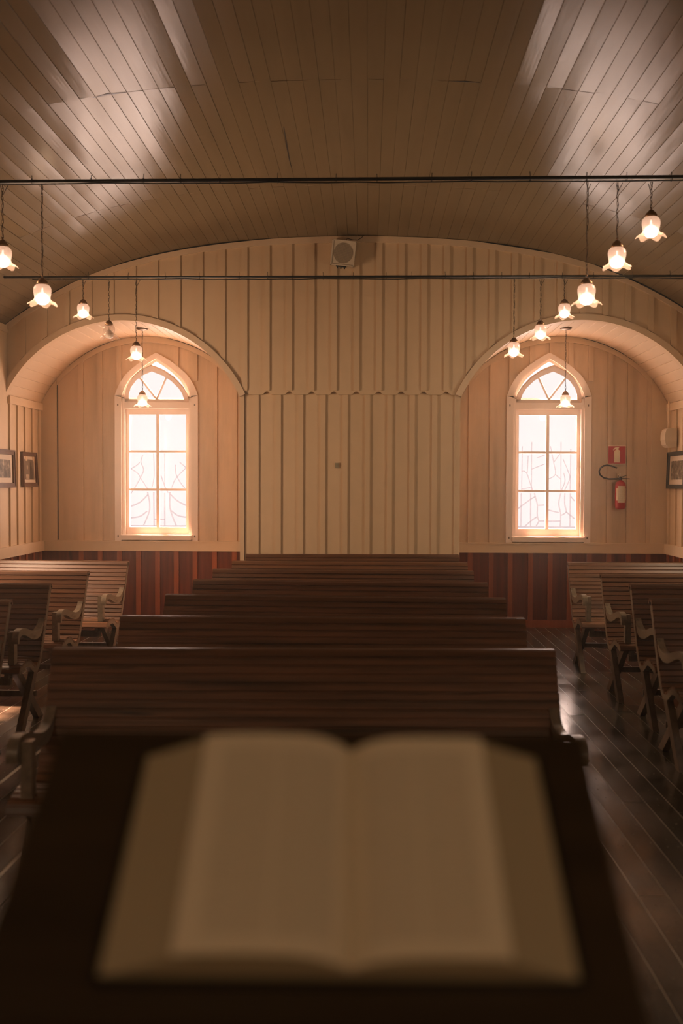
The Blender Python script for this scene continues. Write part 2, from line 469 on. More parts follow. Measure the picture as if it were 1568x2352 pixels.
# centre field with scalloped lower edge
BAT = [-.362 + .234 * k for k in range(-15, 17)]
xs_ = sorted(set([XP0, XP1] + [b + d for b in BAT for d in (-.05, -.012, .012, .05) if XP0 + .03 < b + d < XP1 - .03] + lin(XP0, XP1, 30)))
def scal(x):
    dmin = min(abs(x - b) for b in BAT)
    return 2.59 + (.032 if dmin < .0125 else (.032 * (1 - (dmin - .012) / .038) if dmin < .05 else 0))
m.strip(xs_, scal, vault, YA, YA + .07)
wg = struct(m.build('wall_gable', 'wall_paint'))
m = MB()
for b in BAT:
    if b < XL + .04 or b > XR - .04: continue
    x0, x1 = b - .029, b + .029
    inalc = [q for q in ALC if q[0] < b < q[1]]
    lo = (lambda x, c=inalc[0][2]: arc(c, x, 1.44)) if inalc else (lambda x: 2.632)
    if inalc:
        c = inalc[0][2]
        if abs(b - c) > 1.3: 
            pass
    m.strip([x0, b, x1], lo, lambda x: vault(x) - .055, YA - .018, YA)
m.build('batten', 'wall_paint', wg)
m = MB(); m.strip(lin(XL, XR, 70), lambda x: vault(x) - .068, lambda x: vault(x) - .004, YA - .028, YA)
struct(m.build('trim_1', 'trim_paint'))
def joint(a, b, f, y, par, h=.007):  # black strip paints the shade inside an open joint
    m = MB(); m.strip(lin(a, b, 24), lambda x: f(x) - h * math.sin(PI * min(max((x - a) / (b - a), 0), 1)) ** .5 - .001, lambda x: f(x), y - .004, y); m.build('joint_shade', 'black_rubber_and_shade', par)
joint(-2.75, -.95, vault, YA - .0285, wg, .012); joint(-3.83, -3.1, vault, YA - .0285, wg, .010); joint(1.1, 1.9, vault, YA - .0285, wg, .012); joint(2.3, 3.45, vault, YA - .0285, wg, .016)  # black strips for the shade in the gable joints
m = MB(); m.box(XL + .001, XL + .014, YA - .003, YA + .001, 2.62, 3.25); m.build('joint_shade', 'black_rubber_and_shade', wg)  # black strip for the shade in the gable corner joint
n_ = 2
for a_, b_, c_ in ALC:
    m = MB()
    # arch trim follows the arch: ring between two radii
    r0, r1 = 1.368, 1.432; seg = 56; zc = 1.993
    th0 = math.acos(min(1, 1.24 / r1)); 
    th = lin(math.asin(.60 / r1), PI - math.asin(.60 / r1), seg); base = len(m.v)
    for t_ in th:
        c2, s2 = math.cos(t_), math.sin(t_)
        for r_, yy in ((r0, YA - .03), (r1, YA - .03), (r1, YA), (r0, YA + .07)):
            m.v.append((min(max(c_ + r_ * c2, XL + .002), XR - .002), yy, zc + r_ * s2))
    for i in range(seg):
        p, q = base + 4 * i, base + 4 * i + 4
        for k in range(4): m.f.append((p + k, p + (k + 1) % 4, q + (k + 1) % 4, q + k)); m.sm.append(False)
    struct(m.build('trim_%d' % n_, 'trim_paint')); n_ += 1

# alcove soffits: barrel vaults of narrow boards running front to back
for side, (a_, b_, c_) in zip(('left', 'right'), ALC):
    m = MB(); n = 27
    tmax = math.asin(1.24 / 1.376)
    ang = lin(-tmax, tmax, n)
    for i in range(n):
        a0, a1 = ang[i], ang[i + 1]; g = (a1 - a0) * .05
        pr = [(a0, 1.380), (a0 + g, 1.374), (a1 - g, 1.374), (a1, 1.380)]
        base = len(m.v)
        for yy in (YA + .03, YB + .02):
            for (t_, r_) in pr: m.v.append((c_ + r_ * math.sin(t_), yy, 1.993 + r_ * math.cos(t_)))
        for k in range(3): m.f.append((base + k, base + k + 1, base + 4 + k + 1, base + 4 + k)); m.sm.append(False)
    so = struct(m.build('ceiling_alcove_' + side, 'soffit', fix=False))
    m = MB(); m.strip(lin(a_, b_, 30), lambda x, c_=c_: arc(c_, x, 1.39), lambda x, c_=c_: arc(c_, x, 1.39) + .06, YA + .07, YB + .1)
    m.build('soffit_backing', 'wall_paint', so)

# end wall (plane B) with two pointed window openings -----------------------
WIN = {'1': (-2.473, 'left'), '2': (2.082, 'right')}
HW, ZS, ZAP, ZSILL = .415, 2.655, 3.125, 1.0
LANC = [(0, 1), (.224, .881), (.469, .72), (.735, .5), (.9, .26), (1, 0)]
def lanc(u):
    u = min(abs(u), 1)
    for (a, fa), (b, fb) in zip(LANC, LANC[1:]):
        if u <= b: return fa + (fb - fa) * (u - a) / (b - a)
    return 0
LU = [0, .075, .15, .224, .3, .39, .469, .56, .65, .735, .8, .86, .9, .94, .975, 1]
def sm_lanc(u):                         # smoothed between knots
    u = min(abs(u), 1); e = .05
    return (lanc(max(u - e, 0)) + 2 * lanc(u) + lanc(min(u + e, 1)) * 1) / 4 if .06 < u < .93 else lanc(u)
def wz(cx, hw, zs, zap): return lambda x: zs + (zap - zs) * sm_lanc((x - cx) / hw)
m = MB()
for (a_, b_, c_), (cx, sd) in zip(ALC, WIN.values()):
    a2, b2 = a_, b_
    m.strip(lin(a2, cx - HW, 16), lambda x: 0, lambda x, c_=c_: arc(c_, x) + .01, YB, YB + .14)
    m.strip(lin(cx + HW, b2, 16), lambda x: 0, lambda x, c_=c_: arc(c_, x) + .01, YB, YB + .14)
    m.box(cx - HW, cx + HW, YB, YB + .14, 0, ZSILL)
    us = sorted(set([-u for u in LU] + LU))
    m.strip([cx + HW * u for u in us], wz(cx, HW, ZS, ZAP), lambda x, c_=c_: arc(c_, x) + .01, YB, YB + .14)
    # box sides of the vestibule between the alcoves close the rest
wb = struct(m.build('wall_end', 'alcove_paint'))
m = MB()
BX = {'left': [-3.36, -3.135, -2.91, -2.685, -2.24, -2.02, -1.79, -1.56], 'right': [1.185, 1.43, 1.65, 1.885, 2.11, 2.33, 2.56, 2.785, 3.01, 3.235]}
OUTW = {k: wz(v[0], .487, 2.68, 3.178) for k, v in WIN.items()}
for (a_, b_, c_), (wk, (cx, sd)) in zip(ALC, WIN.items()):
    for b in BX[sd]:
        x0, x1 = b - .028, b + .028
        over = abs(b - cx) < .50
        lo = OUTW[wk] if over else (lambda x: ZR1)
        if over and abs(b - cx) > .44: lo = lambda x: 2.85
        m.strip([x0, b, x1], lo, lambda x, c_=c_: arc(c_, x) - .06, YB - .022, YB)
m.build('batten', 'alcove_paint', wb)
for side, (a_, b_, c_) in zip(('left', 'right'), ALC):
    m = MB(); m.strip(lin(a_ + .19, b_, 40), lambda x, c_=c_: arc(c_, x, 1.376) - .072, lambda x, c_=c_: arc(c_, x, 1.376) - .004, YB - .026, YB) if side == 'left' else \
        m.strip(lin(a_, b_ - .19, 40), lambda x, c_=c_: arc(c_, x, 1.376) - .072, lambda x, c_=c_: arc(c_, x, 1.376) - .004, YB - .026, YB)
    struct(m.build('trim_%d' % n_, 'trim_paint')); n_ += 1
    f_ = lambda x, c_=c_: arc(c_, x, 1.376)
    joint(a_ + .3, a_ + .9, f_, YB - .0265, wb); joint(c_ + .2, c_ + .9, f_, YB - .0265, wb, .009)  # black strips for the shade in the arch joints
# corner boards in the alcoves with a black strip for the shaded joint beside them
for side, xa, xb in (('left', XL, -3.645), ('right', 3.255, XR)):
    c_ = ALC[0][2] if side == 'left' else ALC[1][2]
    m = MB(); m.strip([xa, (xa + xb) / 2, xb], lambda x: ZR1, lambda x: arc(c_, x) - .01, YB - .03, YB)
    xo = xb if side == 'left' else xa
    struct(m.build('trim_%d' % n_, 'trim_paint')); n_ += 1
    m = MB(); m.box(xo + (.001 if side == 'left' else -.012), xo + (.012 if side == 'left' else -.001), YB - .004, YB + .001, ZR1 + .01, 2.80)
    m.build('joint_shade', 'black_rubber_and_shade', wb)
# wainscot of the end wall
for side, (a_, b_, c_) in zip(('left', 'right'), ALC):
    m = MB(); m.box(a_, b_, YB - .012, YB - .001, 0.0, ZR0 + .01); wd = m.build('wainscot', 'wainscot', wb)
    m = MB()
    for b in BX[side]: m.box(b - .028, b + .028, YB - .028, YB - .012, .08, ZR0)
    for b in ((-2.46,) if side == 'left' else ()): m.box(b - .028, b + .028, YB - .028, YB - .012, .08, ZR0)
    m.build('wainscot_batten', 'wainscot_batten', wb)
    m = MB(); m.box(a_, b_, YB - .032, YB - .013, 0, .085); struct(m.build('baseboard_end_' + side, 'wainscot_batten'))
    m = MB(); m.box(a_, b_, YB - .045, YB, ZR0, ZR1); m.box(a_, b_, YB - .055, YB, ZR1 - .012, ZR1 + .003)
    struct(m.build('trim_%d' % n_, 'trim_paint')); n_ += 1

# centre panel (front of the vestibule) --------------------------------------
YP = YA + .045
m = MB(); m.box(XP0, XP1, YP, YP + .06, .0, 2.66)
m.box(XP0, XP0 + .05, YP, YB, 0, 2.66); m.box(XP1 - .05, XP1, YP, YB, 0, 2.66)
for sx in (XP0, XP1):
    pass
wc = struct(m.build('wall_center', 'wall_paint'))
m = MB()
b = -.244 - .234 * 4
while b < XP1 - .03:
    m.box(b - .027, b + .027, YP - .018, YP, .0, 2.625); b += .234
m.box(XP0, XP0 + .045, YP - .02, YP, 0, 2.6); m.box(XP1 - .045, XP1, YP - .02, YP, 0, 2.6)
m.build('batten', 'wall_paint', wc)
# small nail gaps under scallops stay dark because the panel behind is set back

# side walls ------------------------------------------------------------------
def side_wall(side):
    X = XL if side == 'left' else XR; o = -1 if side == 'left' else 1
    m = MB(); ys = [Y0]
    holes = [(y - .38, y + .38) for y in SIDE_Y]
    for a_, b_ in holes: ys += [a_, b_]
    ys.append(YA)
    ZT = 3.42 if side == 'left' else 3.46
    for i in range(0, len(ys), 2): m.box(X, X + o * .14, ys[i], ys[i + 1], 0, ZT)
    for a_, b_ in holes: m.box(X, X + o * .14, a_, b_, 0, 1.15); m.box(X, X + o * .14, a_, b_, 2.75, ZT)
    m.box(X, X + o * .14, YA, YB + .14, 0, 2.62)
    w_ = struct(m.build('wall_' + side, 'wall_paint'))
    i_ = -o
    m = MB(); y = YB - .10
    while y > Y0:
        if YA - .12 < y < YA + .06 or any(a_ - .1 < y < b_ + .1 for a_, b_ in holes): y -= .118; continue
        m.box(X, X + i_ * .018, y - .03, y + .03, ZR1, 2.50 if y > YA else 3.26); y -= .235 if y > 0 else .235
    m.build('batten', 'wall_paint', w_)
    m = MB(); m.box(X, X + i_ * .012, Y0, YB - .03, 0, ZR0); m.build('wainscot', 'wainscot', w_)
    m = MB(); y = YB - .12
    while y > 7: m.box(X + i_ * .012, X + i_ * .028, y - .028, y + .028, .08, ZR0); y -= .235
    m.build('wainscot_batten', 'wainscot_batten', w_)
    m = MB(); m.box(X, X + i_ * .030, Y0, YB, 0, .085); struct(m.build('baseboard_' + side, 'wainscot_batten'))
    global n_
    m = MB(); m.box(X, X + i_ * .045, Y0, YB - .03, ZR0, ZR1); struct(m.build('trim_%d' % n_, 'trim_paint')); n_ += 1
    m = MB(); m.box(X, X + i_ * .028, YA + .07, YB - .026, 2.50, 2.585); struct(m.build('trim_%d' % n_, 'trim_paint')); n_ += 1
    m = MB(); m.box(X, X + i_ * .03, Y0, YA, 3.235 + (.03 if side == 'right' else 0), 3.31 + (.06 if side == 'right' else 0)); struct(m.build('trim_%d' % n_, 'trim_paint')); n_ += 1
    # wide flat board beside the gable wall
    m = MB(); m.box(X, X + i_ * .02, YA - .22, YA - .012, ZR1, 3.235); struct(m.build('trim_%d' % n_, 'trim_paint')); n_ += 1
    for k, (a_, b_) in enumerate(holes):
        g = empty('window_%d' % (3 + k + (3 if side == 'right' else 0))); struct(g)
        m = MB(); xo = X + o * .09
        m.box(xo - .02, xo + .02, a_, a_ + .06, 1.15, 2.75); m.box(xo - .02, xo + .02, b_ - .06, b_, 1.15, 2.75)
        m.box(xo - .02, xo + .02, a_, b_, 1.15, 1.21); m.box(xo - .02, xo + .02, a_, b_, 2.69, 2.75)
        m.box(xo - .015, xo + .015, (a_ + b_) / 2 - .015, (a_ + b_) / 2 + .015, 1.15, 2.75)
        for zz in (1.7, 2.2): m.box(xo - .015, xo + .015, a_, b_, zz - .014, zz + .014)
        m.build('window_frame', 'frame_paint', g)
        m = MB(); m.box(xo - .002, xo + .002, a_ + .05, b_ - .05, 1.2, 2.7); m.build('pane', 'pane', g)
side_wall('left'); side_wall('right')
m = MB(); m.strip(lin(XL - .1, XR + .1, 30), lambda x: 0, lambda x: vault(x) + .02, Y0 - .1, Y0); struct(m.build('wall_front', 'wall_paint'))
for k, xw in enumerate((-2.1, 1.7)):  # unseen frames added behind the camera to go with the fill lights
    g = empty('window_%d' % (9 + k)); struct(g)
    m = MB(); m.box(xw - .46, xw + .46, Y0, Y0 + .03, 2.2, 3.3); m.build('window_frame', 'frame_paint', g)

# end windows -------------------------------------------------------------------
def end_window(key):
    cx, sd = WIN[key]
    g = empty('window_' + key, (cx, YB, 0)); struct(g)
    YG = .075                                                   # glass plane behind the wall face
    us = sorted(set([-u for u in LU] + LU))
    # casing
    m = MB()
    for sgn in (-1, 1): m.box(sgn * .41, sgn * .487, -.028, 0, ZSILL - .02, 2.68)
    inner = wz(0, .41, 2.66, 3.11); outer = wz(0, .487, 2.68, 3.178)
    base = len(m.v); pts = []
    for u in us:
        zi = inner(.41 * u); zo = outer(.487 * u); pts.append(((.41 * u, zi), (.487 * u, zo)))
    for (xi, zi), (xo, zo) in pts: m.v += [(xi, -.028, zi), (xo, -.028, zo), (xo, 0, zo), (xi, 0, zi)]
    for i in range(len(pts) - 1):
        p, q = base + 4 * i, base + 4 * i + 4
        for k in range(4): m.f.append((p + k, p + (k + 1) % 4, q + (k + 1) % 4, q + k)); m.sm.append(False)
    m.build('window_frame', 'frame_paint', g)
    # inner stop moulding
    m = MB()
    for sgn in (-1, 1): m.box(sgn * .375, sgn * .415, .0, YG + .03, ZSILL, 2.66)
    in2 = wz(0, .375, 2.65, 3.075); base = len(m.v)
    for u in us:
        m.v += [(.375 * u, .0, in2(.375 * u)), (.415 * u, .0, wz(0, .415, 2.655, 3.125)(.415 * u)), (.415 * u, YG + .03, wz(0, .415, 2.655, 3.125)(.415 * u)), (.375 * u, YG + .03, in2(.375 * u))]
    for i in range(len(us) - 1):
        p, q = base + 4 * i, base + 4 * i + 4
        for k in range(4): m.f.append((p + k, p + (k + 1) % 4, q + (k + 1) % 4, q + k)); m.sm.append(False)
    m.build('stop_moulding', 'frame_paint', g)
    m = MB()
    for sx, sz in ((-1, 2.57), (1, 2.57), (-1, 1.04), (1, 1.04)):
        m.box(sx * .45 - .007, sx * .45 + .007, -.0305, -.027, sz - .012, sz + .012)
    m.build('peg', 'nail', g)
    m = MB(); m.box(-.40, .40, -.004, YG + .03, 2.53, 2.603); m.build('transom_bar', 'frame_paint', g)
    m = MB(); m.box(-.42, .42, -.05, YG + .03, ZSILL - .0, 1.055); m.box(-.41, .41, -.058, -.04, .995, 1.045); m.build('window_sill', 'frame_paint', g)
    # lower sash
    X0, X1, Z0, Z1 = -.333, .335, 1.142, 2.462
    m = MB(); y0, y1 = YG - .02, YG + .02
    m.box(-.385, X0, y0, y1, 1.055, 2.53); m.box(X1, .385, y0, y1, 1.055, 2.53)
    m.box(X0, X1, y0, y1, 1.055, Z0); m.box(X0, X1, y0, y1, Z1, 2.53)
    s = m.build('sash', 'frame_paint', g)
    vm = [(X0 + X1) / 2]; hm = [2.031, 1.583]
    m = MB(); m.box(vm[0] - .018, vm[0] + .018, y0 + .003, y1 - .003, Z0, Z1)
    m.build('muntin', 'frame_paint', s)
    for h in hm: MB().box(X0, X1, y0 + .005, y1 - .005, h - .013, h + .013).build('muntin', 'frame_paint', s)
    xsx = [X0, vm[0], X1]; zsz = [Z0, hm[1], hm[0], Z1]
    for i in range(2):
        for j in range(3):
            MB().box(xsx[i], xsx[i + 1], YG - .002, YG + .002, zsz[j], zsz[j + 1]).build('pane', 'pane', g)
    # lead pattern on the glass
    m = MB(); yl = YG + .012
    def px(u, v):                                               # u,v: crop pixels of the glass field -> metres
        return (X0 + (u - U0) / (U1 - U0) * (X1 - X0), Z1 - (v - V0) / (V1 - V0) * (Z1 - Z0))
    def line(pts, wd):
        # smooth the polyline and make a thin came
        P = [px(*p) for p in pts]; Q = []
        for i in range(len(P) - 1):
            p0 = P[max(i - 1, 0)]; p1 = P[i]; p2 = P[i + 1]; p3 = P[min(i + 2, len(P) - 1)]
            for k in range(6):
                t_ = k / 6
                Q.append(tuple(.5 * ((2 * p1[d]) + (-p0[d] + p2[d]) * t_ + (2 * p0[d] - 5 * p1[d] + 4 * p2[d] - p3[d]) * t_ ** 2 + (-p0[d] + 3 * p1[d] - 3 * p2[d] + p3[d]) * t_ ** 3) for d in (0, 1)))
        Q.append(P[-1]); L = []
        for i, q in enumerate(Q):
            a_ = Q[max(i - 1, 0)]; b_ = Q[min(i + 1, len(Q) - 1)]; dx, dz = b_[0] - a_[0], b_[1] - a_[1]; l = math.hypot(dx, dz) or 1
            L.append((q[0] - dz / l * wd / 2, q[1] + dx / l * wd / 2, q[0] + dz / l * wd / 2, q[1] - dx / l * wd / 2))
        base = len(m.v)
        for a in L:
            m.v += [(a[0], yl, a[1]), (a[2], yl, a[3]), (a[2], yl + .004, a[3]), (a[0], yl + .004, a[1])]
        for i in range(len(L) - 1):
            p, q = base + 4 * i, base + 4 * i + 4
            for k in range(4): m.f.append((p + k, p + (k + 1) % 4, q + (k + 1) % 4, q + k)); m.sm.append(False)
    if key == '1':
        U0, U1, V0, V1 = 288, 930, 790, 2100
        for p in ([(290, 1715), (340, 1640), (400, 1530), (440, 1430), (410, 1340), (430, 1260)],
                  [(295, 1420), (370, 1470), (420, 1550), (490, 1660)], [(295, 1420), (360, 1380), (400, 1340)],
                  [(555, 1240), (560, 1500), (535, 1640)], [(680, 1240), (680, 1640)],
                  [(760, 1640), (790, 1560), (850, 1480), (930, 1400)], [(800, 1370), (810, 1480), (860, 1580), (930, 1670)],
                  [(850, 1340), (930, 1410)], [(640, 1500), (680, 1620), (720, 1700)]):
            line(p, .012)
        for p in ([(485, 1690), (508, 1820), (500, 1930), (440, 2080)], [(290, 1860), (400, 1810), (490, 1720)],
                  [(295, 1995), (400, 1975), (480, 1915)], [(555, 1690), (560, 2090)], [(680, 1700), (680, 2090)], [(562, 2010), (680, 2010)],
                  [(740, 1690), (738, 1860), (770, 1980), (810, 2080)], [(740, 1710), (820, 1790), (930, 1850)],
                  [(750, 1905), (830, 1965), (930, 1985)], [(290, 2088), (930, 2088)]):
            line(p, .017)
    else:
        U0, U1, V0, V1 = 262, 940, 790, 2120
        for p in ([(310, 1150), (305, 1690)], [(420, 1100), (420, 1690)], [(765, 1100), (768, 1690)], [(880, 1180), (876, 1690)],
                  [(300, 1440), (360, 1460), (410, 1600), (440, 1680)], [(380, 1260), (370, 1460)], [(300, 1655), (410, 1635)],
                  [(640, 1150), (680, 1340), (700, 1480), (610, 1540)], [(680, 1340), (730, 1270), (760, 1230)], [(700, 1480), (760, 1530)],
                  [(790, 1300), (850, 1440), (870, 1530), (800, 1690)], [(800, 1460), (815, 1560), (770, 1680)], [(420, 1420), (580, 1355)], [(480, 1290), (575, 1250)]):
            line(p, .011)
        for p in ([(302, 1700), (300, 2095)], [(412, 1700), (414, 2095)], [(768, 1700), (745, 1820), (768, 1950), (764, 2095)], [(880, 1700), (878, 2095)],
                  [(455, 1700), (490, 1830), (492, 1960), (512, 2030)], [(512, 2030), (764, 2030)], [(512, 2030), (480, 2090)],
                  [(262, 1885), (410, 1775), (470, 1740)], [(345, 2095), (430, 2020), (490, 1980)], [(500, 1845), (580, 1840)],
                  [(610, 1895), (745, 1930)], [(815, 1700), (815, 1830), (832, 1920), (775, 1960)], [(832, 1920), (930, 2000)], [(885, 1740), (930, 1790)],
                  [(265, 2100), (935, 2100)]):
            line(p, .015)
    m.build('lead_line', 'lead', g)
    # arched transom sash, hinged at the bottom and tipped into the room
    ts = empty('transom_sash', (0, YG - .035, 2.606), (R(41), 0, 0)); ts.parent = g
    hwt, ht = .385, .52
    def pa(u, s_=1.0, o_=0): return (hwt * s_ * u, o_ + (ht * s_) * lanc2(u))
    P2 = [(0, 1), (.35, .86), (.62, .68), (.85, .42), (.95, .22), (1, .0)]
    def lanc2(u):
        u = abs(u)
        for (a, fa), (b, fb) in zip(P2, P2[1:]):
            if u <= b: return fa + (fb - fa) * (u - a) / (b - a)
        return 0
    us2 = sorted(set([s_ * q for s_ in (-1, 1) for q in (0, .1, .2, .35, .5, .62, .74, .85, .9, .95, 1)]))
    m = MB(); base = len(m.v)
    for u in us2:
        xo, zo = hwt * u, ht * lanc2(u); xi, zi = (hwt - .06) * u, .05 + (ht - .125) * lanc2(u)
        m.v += [(xi, -.014, zi), (xo, -.014, zo), (xo, .014, zo), (xi, .014, zi)]
    for i in range(len(us2) - 1):
        p, q = base + 4 * i, base + 4 * i + 4
        for k in range(4): m.f.append((p + k, p + (k + 1) % 4, q + (k + 1) % 4, q + k)); m.sm.append(False)
    m.box(-hwt, hwt, -.014, .014, 0, .055)
    m.build('transom_frame', 'frame_paint', ts)
    for sgn in (-1, 1):
        MB().bar((0, 0, .05), (sgn * .155, 0, .36), .022, .022, (0, 1, 0)).build('muntin', 'frame_paint', ts)
    m = MB(); m.prism([((hwt - .05) * u, .045 + (ht - .115) * lanc2(u)) for u in us2], (-.002, .002), 'y'); m.build('pane', 'pane', ts)
end_window('1'); end_window('2')

# ------------------------------------------------------------------ benches
PROF = [(.036, .893), (.031, .915), (.014, .932), (-.018, .930), (-.032, .905), (-.065, .835), (-.115, .725), (-.165, .615), (-.215, .510),
        (-.255, .440), (-.290, .410), (-.325, .408), (-.365, .425), (-.41, .455), (-.455, .470), (-.51, .470), (-.565, .460), (-.61, .445), (-.632, .430), (-.640, .405)]
def dense(P, n=14):
    Q = []
    for i in range(len(P) - 1):
        p0 = P[max(i - 1, 0)]; p1 = P[i]; p2 = P[i + 1]; p3 = P[min(i + 2, len(P) - 1)]
        for k in range(n):
            t_ = k / n
            Q.append(Vector([.5 * ((2 * p1[d]) + (-p0[d] + p2[d]) * t_ + (2 * p0[d] - 5 * p1[d] + 4 * p2[d] - p3[d]) * t_ ** 2 + (-p0[d] + 3 * p1[d] - 3 * p2[d] + p3[d]) * t_ ** 3) for d in (0, 1)]))
    Q.append(Vector(P[-1])); return Q
DP = dense(PROF)
CUM = [0]
for a, b in zip(DP, DP[1:]): CUM.append(CUM[-1] + (b - a).length)
def at_len(s_):
    for i in range(len(CUM) - 1):
        if CUM[i + 1] >= s_:
            f = (s_ - CUM[i]) / max(CUM[i + 1] - CUM[i], 1e-9); p = DP[i].lerp(DP[i + 1], f); d = (DP[i + 1] - DP[i]).normalized(); return p, d
    return DP[-1], (DP[-1] - DP[-2]).normalized()
DIP = min(range(len(DP)), key=lambda i: (DP[i] - Vector((-.305, .407))).length); SDIP = CUM[DIP]

def make_bench(L):
    root = empty('bench'); h = L / 2
    def slats(s0, s1, name, mat):
        m = MB(); pitch = .0375; n = round((s1 - s0) / pitch); pitch = (s1 - s0) / n
        for i in range(n):
            a = s0 + i * pitch + .0030; b = s0 + (i + 1) * pitch - .0030
            pa_, da = at_len(a); pb_, db = at_len(b); d = (pb_ - pa_).normalized(); nn = Vector((-d.y, d.x))
            # nn must point to the sitter (front / up)
            if nn.dot(Vector((-1, 1))) < 0: nn = -nn
            th = .014; c_ = .003; j = random.uniform(-.0012, .0012)
            lp = d * .0030; q = [pa_ - lp - nn * th, pb_ + lp - nn * th, pb_ + lp - nn * .008, pb_ - nn * .008, pb_ + nn * (-c_ + j), pb_ - d * c_ + nn * j, pa_ + d * c_ + nn * j, pa_ + nn * (-c_ + j), pa_ - nn * .008, pa_ - lp - nn * .008]
            e = random.uniform(-.002, .002)
            m.prism([tuple(v) for v in q], (-h + e, h + e), 'x')
        return m.build(name, mat, root)
    slats(.0, SDIP, 'backrest', 'slat_wood'); slats(SDIP, CUM[-1], 'seat', 'slat_wood')
    # curved ribs that carry the slats
    idx = [i for i in range(0, len(DP), 5)]
    for xc in ([-h + .018, h - .018] + ([0] if L > 1.8 else [])):
        m = MB(); base = len(m.v)
        ii = [i for i in idx if CUM[i] > .04]
        for i in ii:
            p, d = at_len(CUM[i]); nn = Vector((-d.y, d.x))
            if nn.dot(Vector((-1, 1))) < 0: nn = -nn
            a = p - nn * .0145; b = p - nn * .050
            for x_, q in ((-.018, a), (.018, a), (.018, b), (-.018, b)): m.v.append((xc + x_, q.x, q.y))
        for k in range(len(ii) - 1):
            p, q = base + 4 * k, base + 4 * k + 4
            for c_ in range(4): m.f.append((p + c_, p + (c_ + 1) % 4, q + (c_ + 1) % 4, q + c_)); m.sm.append(False)
        m.f.append((base, base + 1, base + 2, base + 3)); m.sm.append(False)
        e = len(m.v) - 4; m.f.append((e, e + 3, e + 2, e + 1)); m.sm.append(False)
        m.build('rib', 'arm_wood', root)
    for sg in (-1, 1):
        # scrolled armrest: S curve from the back to a down-turned nose
        top = dense([(-.118, .712), (-.150, .674), (-.21, .642), (-.30, .636), (-.40, .658), (-.50, .684), (-.575, .690), (-.618, .675), (-.640, .640), (-.642, .600)], 5)
        bot = dense([(-.620, .600), (-.608, .632), (-.57, .646), (-.50, .636), (-.42, .608), (-.33, .584), (-.24, .582), (-.18, .606), (-.142, .645), (-.118, .69)], 5)
        xo = sg * (h - .004); xi = sg * (h - .046)
        m = MB(); m.prism([tuple(p) for p in top] + [tuple(p) for p in bot], (min(xo, xi), max(xo, xi)), 'x'); m.build('armrest', 'arm_wood', root)
        xi2 = sg * (h - .088)
        m = MB(); m.box(xi, xi2, -.60, -.545, .455, .672); m.build('arm_post', 'arm_wood', root)
        # crossed legs
        x0, x1 = sg * (h - .002), sg * (h - .042)
        def leg(y0, z0, y1, wd):
            d = Vector((y1 - y0, 0 - z0)).normalized()
            hw = wd / 2 / abs(d.y)
            m = MB(); m.prism([(y0 - hw, z0), (y0 + hw, z0), (y1 + hw, 0.001), (y1 - hw, 0.001)], (min(x0, x1), max(x0, x1)), 'x'); return m
        leg(-.30, .375, -.565, .062).build('leg', 'leg_wood', root)
        x0, x1 = sg * (h - .044), sg * (h - .084)
        leg(-.555, .425, -.09, .060).build('leg', 'leg_wood', root)
        m = MB(); m.box(sg * (h - .086), sg * (h - .115), -.60, -.20, .36, .408); m.build('seat_bearer', 'leg_wood', root)
    m = MB(); m.box(-h + .08, h - .08, -.575, -.54, .315, .365); m.build('stretcher', 'leg_wood', root)
    m = MB(); m.box(-h + .04, h - .04, -.215, -.185, .165, .205); m.build('stretcher', 'leg_wood', root)
    return root

LB, SB = 2.19, 1.44
mid_proto = make_bench(LB); side_proto = make_bench(SB)
# (left end back-top, right end back-top)
mid = [((-1.355, 4.305), (.80, 4.363), 'nearest of the long slatted benches in the middle, right behind the lectern with the book'),
       ((-1.342, 5.37), (.849, 5.38), 'long slatted bench in the middle, second from the lectern'),
       ((-1.312, 6.43), (.875, 6.33), 'long slatted bench in the middle, third from the lectern'),
       ((-1.309, 7.43), (.884, 7.33), 'long slatted bench in the middle, fourth from the lectern'),
       ((-1.306, 8.37), (.881, 8.33), 'long slatted bench in the middle, third from the cream center wall'),
       ((-1.262, 9.26), (.919, 9.25), 'long slatted bench in the middle, second from the cream center wall'),
       ((-1.258, 10.20), (.939, 10.27), 'farthest long slatted bench, backing against the cream center wall')]
def put(root, a, b, label, group):
    a = Vector((*a, 0)); b = Vector((*b, 0)); c = (a + b) / 2; root.location = c
    root.rotation_euler = (0, 0, math.atan2((b - a).y, (b - a).x)); tag(root, label, 'bench', group)
for i, (a, b, lb) in enumerate(mid):
    r_ = mid_proto if i == 0 else copy_tree(mid_proto); put(r_, a, b, lb, 'long slatted benches in the middle block')
rowR = [((1.87, 9.36), 'short slatted bench on the right side, farthest back below the fire extinguisher'),
        ((1.90, 8.16), 'short slatted bench on the right side, second from the far wall'),
        ((1.91, 7.285), 'short slatted bench on the right side, third from the far wall'),
        ((1.79, 6.335), 'nearest short slatted bench on the right side, cut off by the photo edge')]
for i, ((x, y), lb) in enumerate(rowR):
    r_ = side_proto if i == 0 else copy_tree(side_proto)
    put(r_, (x, y), (x + SB, y + .01), lb, 'short slatted benches along the right wall')
rowL = [((-2.215, 9.15), .09, 'short slatted bench on the left side, farthest back below the framed photographs'),
        ((-2.285, 8.07), .05, 'short slatted bench on the left side, second from the far wall'),
        ((-2.271, 7.06), .01, 'short slatted bench on the left side, third from the far wall, in shade'),
        ((-2.20, 6.06), .0, 'nearest short slatted bench on the left side, mostly outside the photo')]
for i, ((x, y), dy, lb) in enumerate(rowL):
    r_ = copy_tree(side_proto); put(r_, (x - SB, y + dy), (x, y), lb, 'short slatted benches along the left wall')

